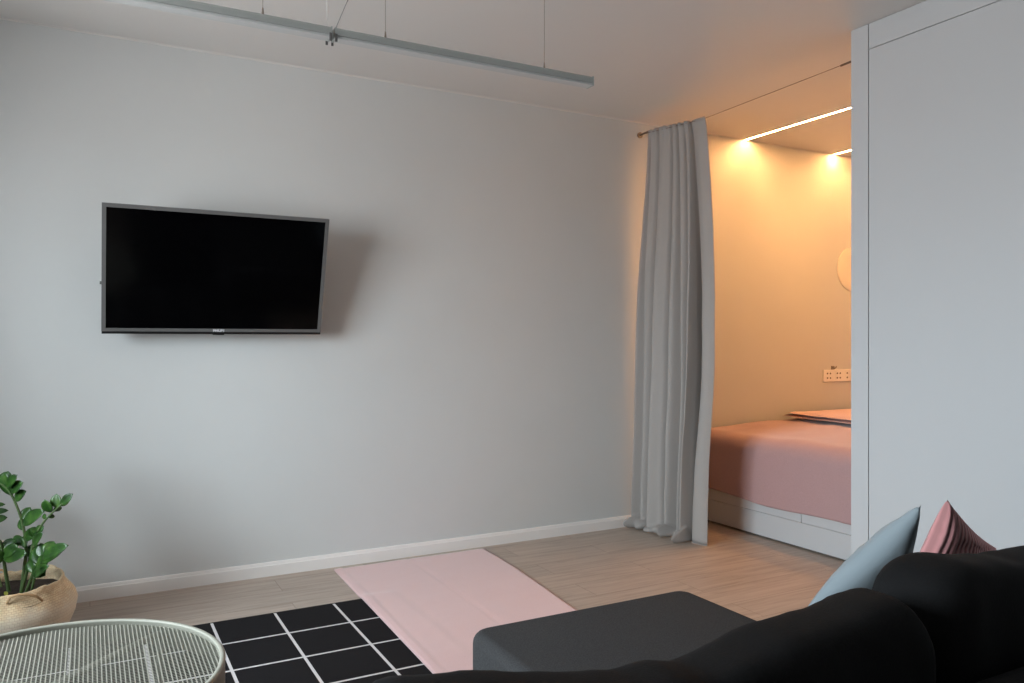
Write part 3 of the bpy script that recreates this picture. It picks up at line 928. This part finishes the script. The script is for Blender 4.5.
topB = [(1.30, .730), (1.357, .738), (1.41, .756), (1.477, .764), (1.60, .748), (1.70, .732), (1.832, .730), (2.10, .735), (2.42, .72)]
bm = back_cushion(.275, 1.345, .862, 1.03, lambda x: interp(topA, x), 1.7, .058); finish('back_cushion', sl(bm), M['sofa'], so, smooth=True)
bm = back_cushion(1.358, 2.42, .870, 1.06, lambda x: interp(topB, x), 5.1, .10); finish('back_cushion', sl(bm), M['sofa'], so, smooth=True)

# ------------------------------------------------------------------ scatter pillows on the seat
def pillow(name, TL, BL, wdir, W, T, mat, label, chop, chopw, seed, wr=0.0):
    TL, BL, wd_ = Vector(TL), Vector(BL), Vector(wdir).normalized()
    v = TL - BL; Hh = v.length; v.normalize()
    n = wd_.cross(v).normalized()                # toward the room or the back, sign handled by both faces
    wd_ = v.cross(n).normalized() * (1 if v.cross(n).dot(wd_) > 0 else -1)
    bm = nb(); N = 48
    lay = bm.loops.layers.uv.new('UVMap')
    grid = {}
    for side in (0, 1):
        for i in range(N + 1):
            for j in range(N + 1):
                a, b = -1 + 2 * i / N, -1 + 2 * j / N
                edge = i in (0, N) or j in (0, N)
                if side == 1 and edge:
                    grid[(1, i, j)] = grid[(0, i, j)]; continue
                q_ = max(0, (1 - abs(a) ** 2.2)) * max(0, (1 - abs(b) ** 2.2))
                th = T * q_ ** .47
                pin_a = 1 - .10 * (1 - b * b); pin_b = 1 - .09 * (1 - a * a)
                aa, bb = a * pin_a, b * pin_b
                x = (aa + 1) / 2 * W; y = (bb + 1) / 2 * Hh
                f = (b + 1) / 2
                c = min(1.0, (a + 1.0) / 2 / chopw)
                y -= chop * f * c
                th *= 1 - .30 * c
                off = (th if side == 0 else -th)
                if wr:
                    fl = math.sin((a * .7 - b) * 11 + 3 * fbm(a * 1.5, b * 1.5, seed)) * wr * q_ ** .5 * smooth01((b + .4) / 1.2)
                    off += fl if side == 0 else -fl
                off += .010 * fbm(a * 2, b * 2, seed + side) * q_
                grid[(side, i, j)] = bm.verts.new(BL + wd_ * x + v * y + n * off)
    for side in (0, 1):
        for i in range(N):
            for j in range(N):
                f = [(i, j), (i + 1, j), (i + 1, j + 1), (i, j + 1)]
                if side: f = f[::-1]
                fc = bm.faces.new([grid[(side,) + c] for c in f])
                for lo_, c in zip(fc.loops, f): lo_[lay].uv = (c[0] / N, c[1] / N)
    cen = BL + wd_ * W / 2 + v * .02
    for q2 in bm.verts: q2.co -= cen
    o = finish(name, bm, mat, None, smooth=True, loc=cen)
    return tag(o, label, 'pillow')
pillow('pillow', (1.670, 1.135, .815), (1.672, 1.475, .462), (1, .0, 0), .36, .066, M['bluefab'],
       'plain blue grey pillow with a pointed corner leaning at the sofa back', .36, .85, 3.0, .003)
pillow('pillow', (2.070, 1.330, .754), (2.112, 1.480, .462), (1, .02, 0), .40, .060, M['pinkknit'],
       'pink ribbed knit pillow peeking out behind the blue grey one', .30, 1.0, 9.0)

# ------------------------------------------------------------------ light: daylight through the left window, warm strips in the alcove
W = bpy.data.worlds.new('daylight'); S.world = W; W.use_nodes = True
nt = W.node_tree
bg = nt.nodes['Background']
tc = nt.nodes.new('ShaderNodeTexCoord'); sep = nt.nodes.new('ShaderNodeSeparateXYZ')
nt.links.new(tc.outputs['Generated'], sep.inputs[0])
mr = nt.nodes.new('ShaderNodeMapRange'); mr.inputs['From Min'].default_value = -.06; mr.inputs['From Max'].default_value = .10
nt.links.new(sep.outputs[2], mr.inputs['Value'])
rp = nt.nodes.new('ShaderNodeValToRGB')               # street and facades below the horizon, overcast sky above
rp.color_ramp.elements[0].color = (.54, .55, .56, 1); rp.color_ramp.elements[1].color = (.82, .93, 1.0, 1)
nt.links.new(mr.outputs[0], rp.inputs['Fac']); nt.links.new(rp.outputs['Color'], bg.inputs['Color'])
bg.inputs['Strength'].default_value = 39.5
l = bpy.data.lights.new('window_portal', 'AREA'); l.shape = 'RECTANGLE'; l.size = WZ1 - WZ0; l.size_y = WY1 - WY0
l.cycles.is_portal = True
o = bpy.data.objects.new('window_portal', l); COL.objects.link(o)
o.location = (XL - .16, (WY0 + WY1) / 2, (WZ0 + WZ1) / 2); o.rotation_euler = (0, -PI / 2, 0)

# ------------------------------------------------------------------ camera
cam = bpy.data.cameras.new('camera'); co = bpy.data.objects.new('camera', cam); COL.objects.link(co)
co.location = (0, 0, 1.19); co.rotation_euler = (PI / 2, 0, -TH_)
cam.sensor_width = 36; cam.lens = 785 / 1024 * 36; cam.shift_y = -1 / 1024; cam.clip_start = .02
S.camera = co
vs = S.view_settings
vs.view_transform = 'Standard'; vs.look = 'None'; vs.gamma = 1; vs.use_curve_mapping = False
vs.exposure = -0.42
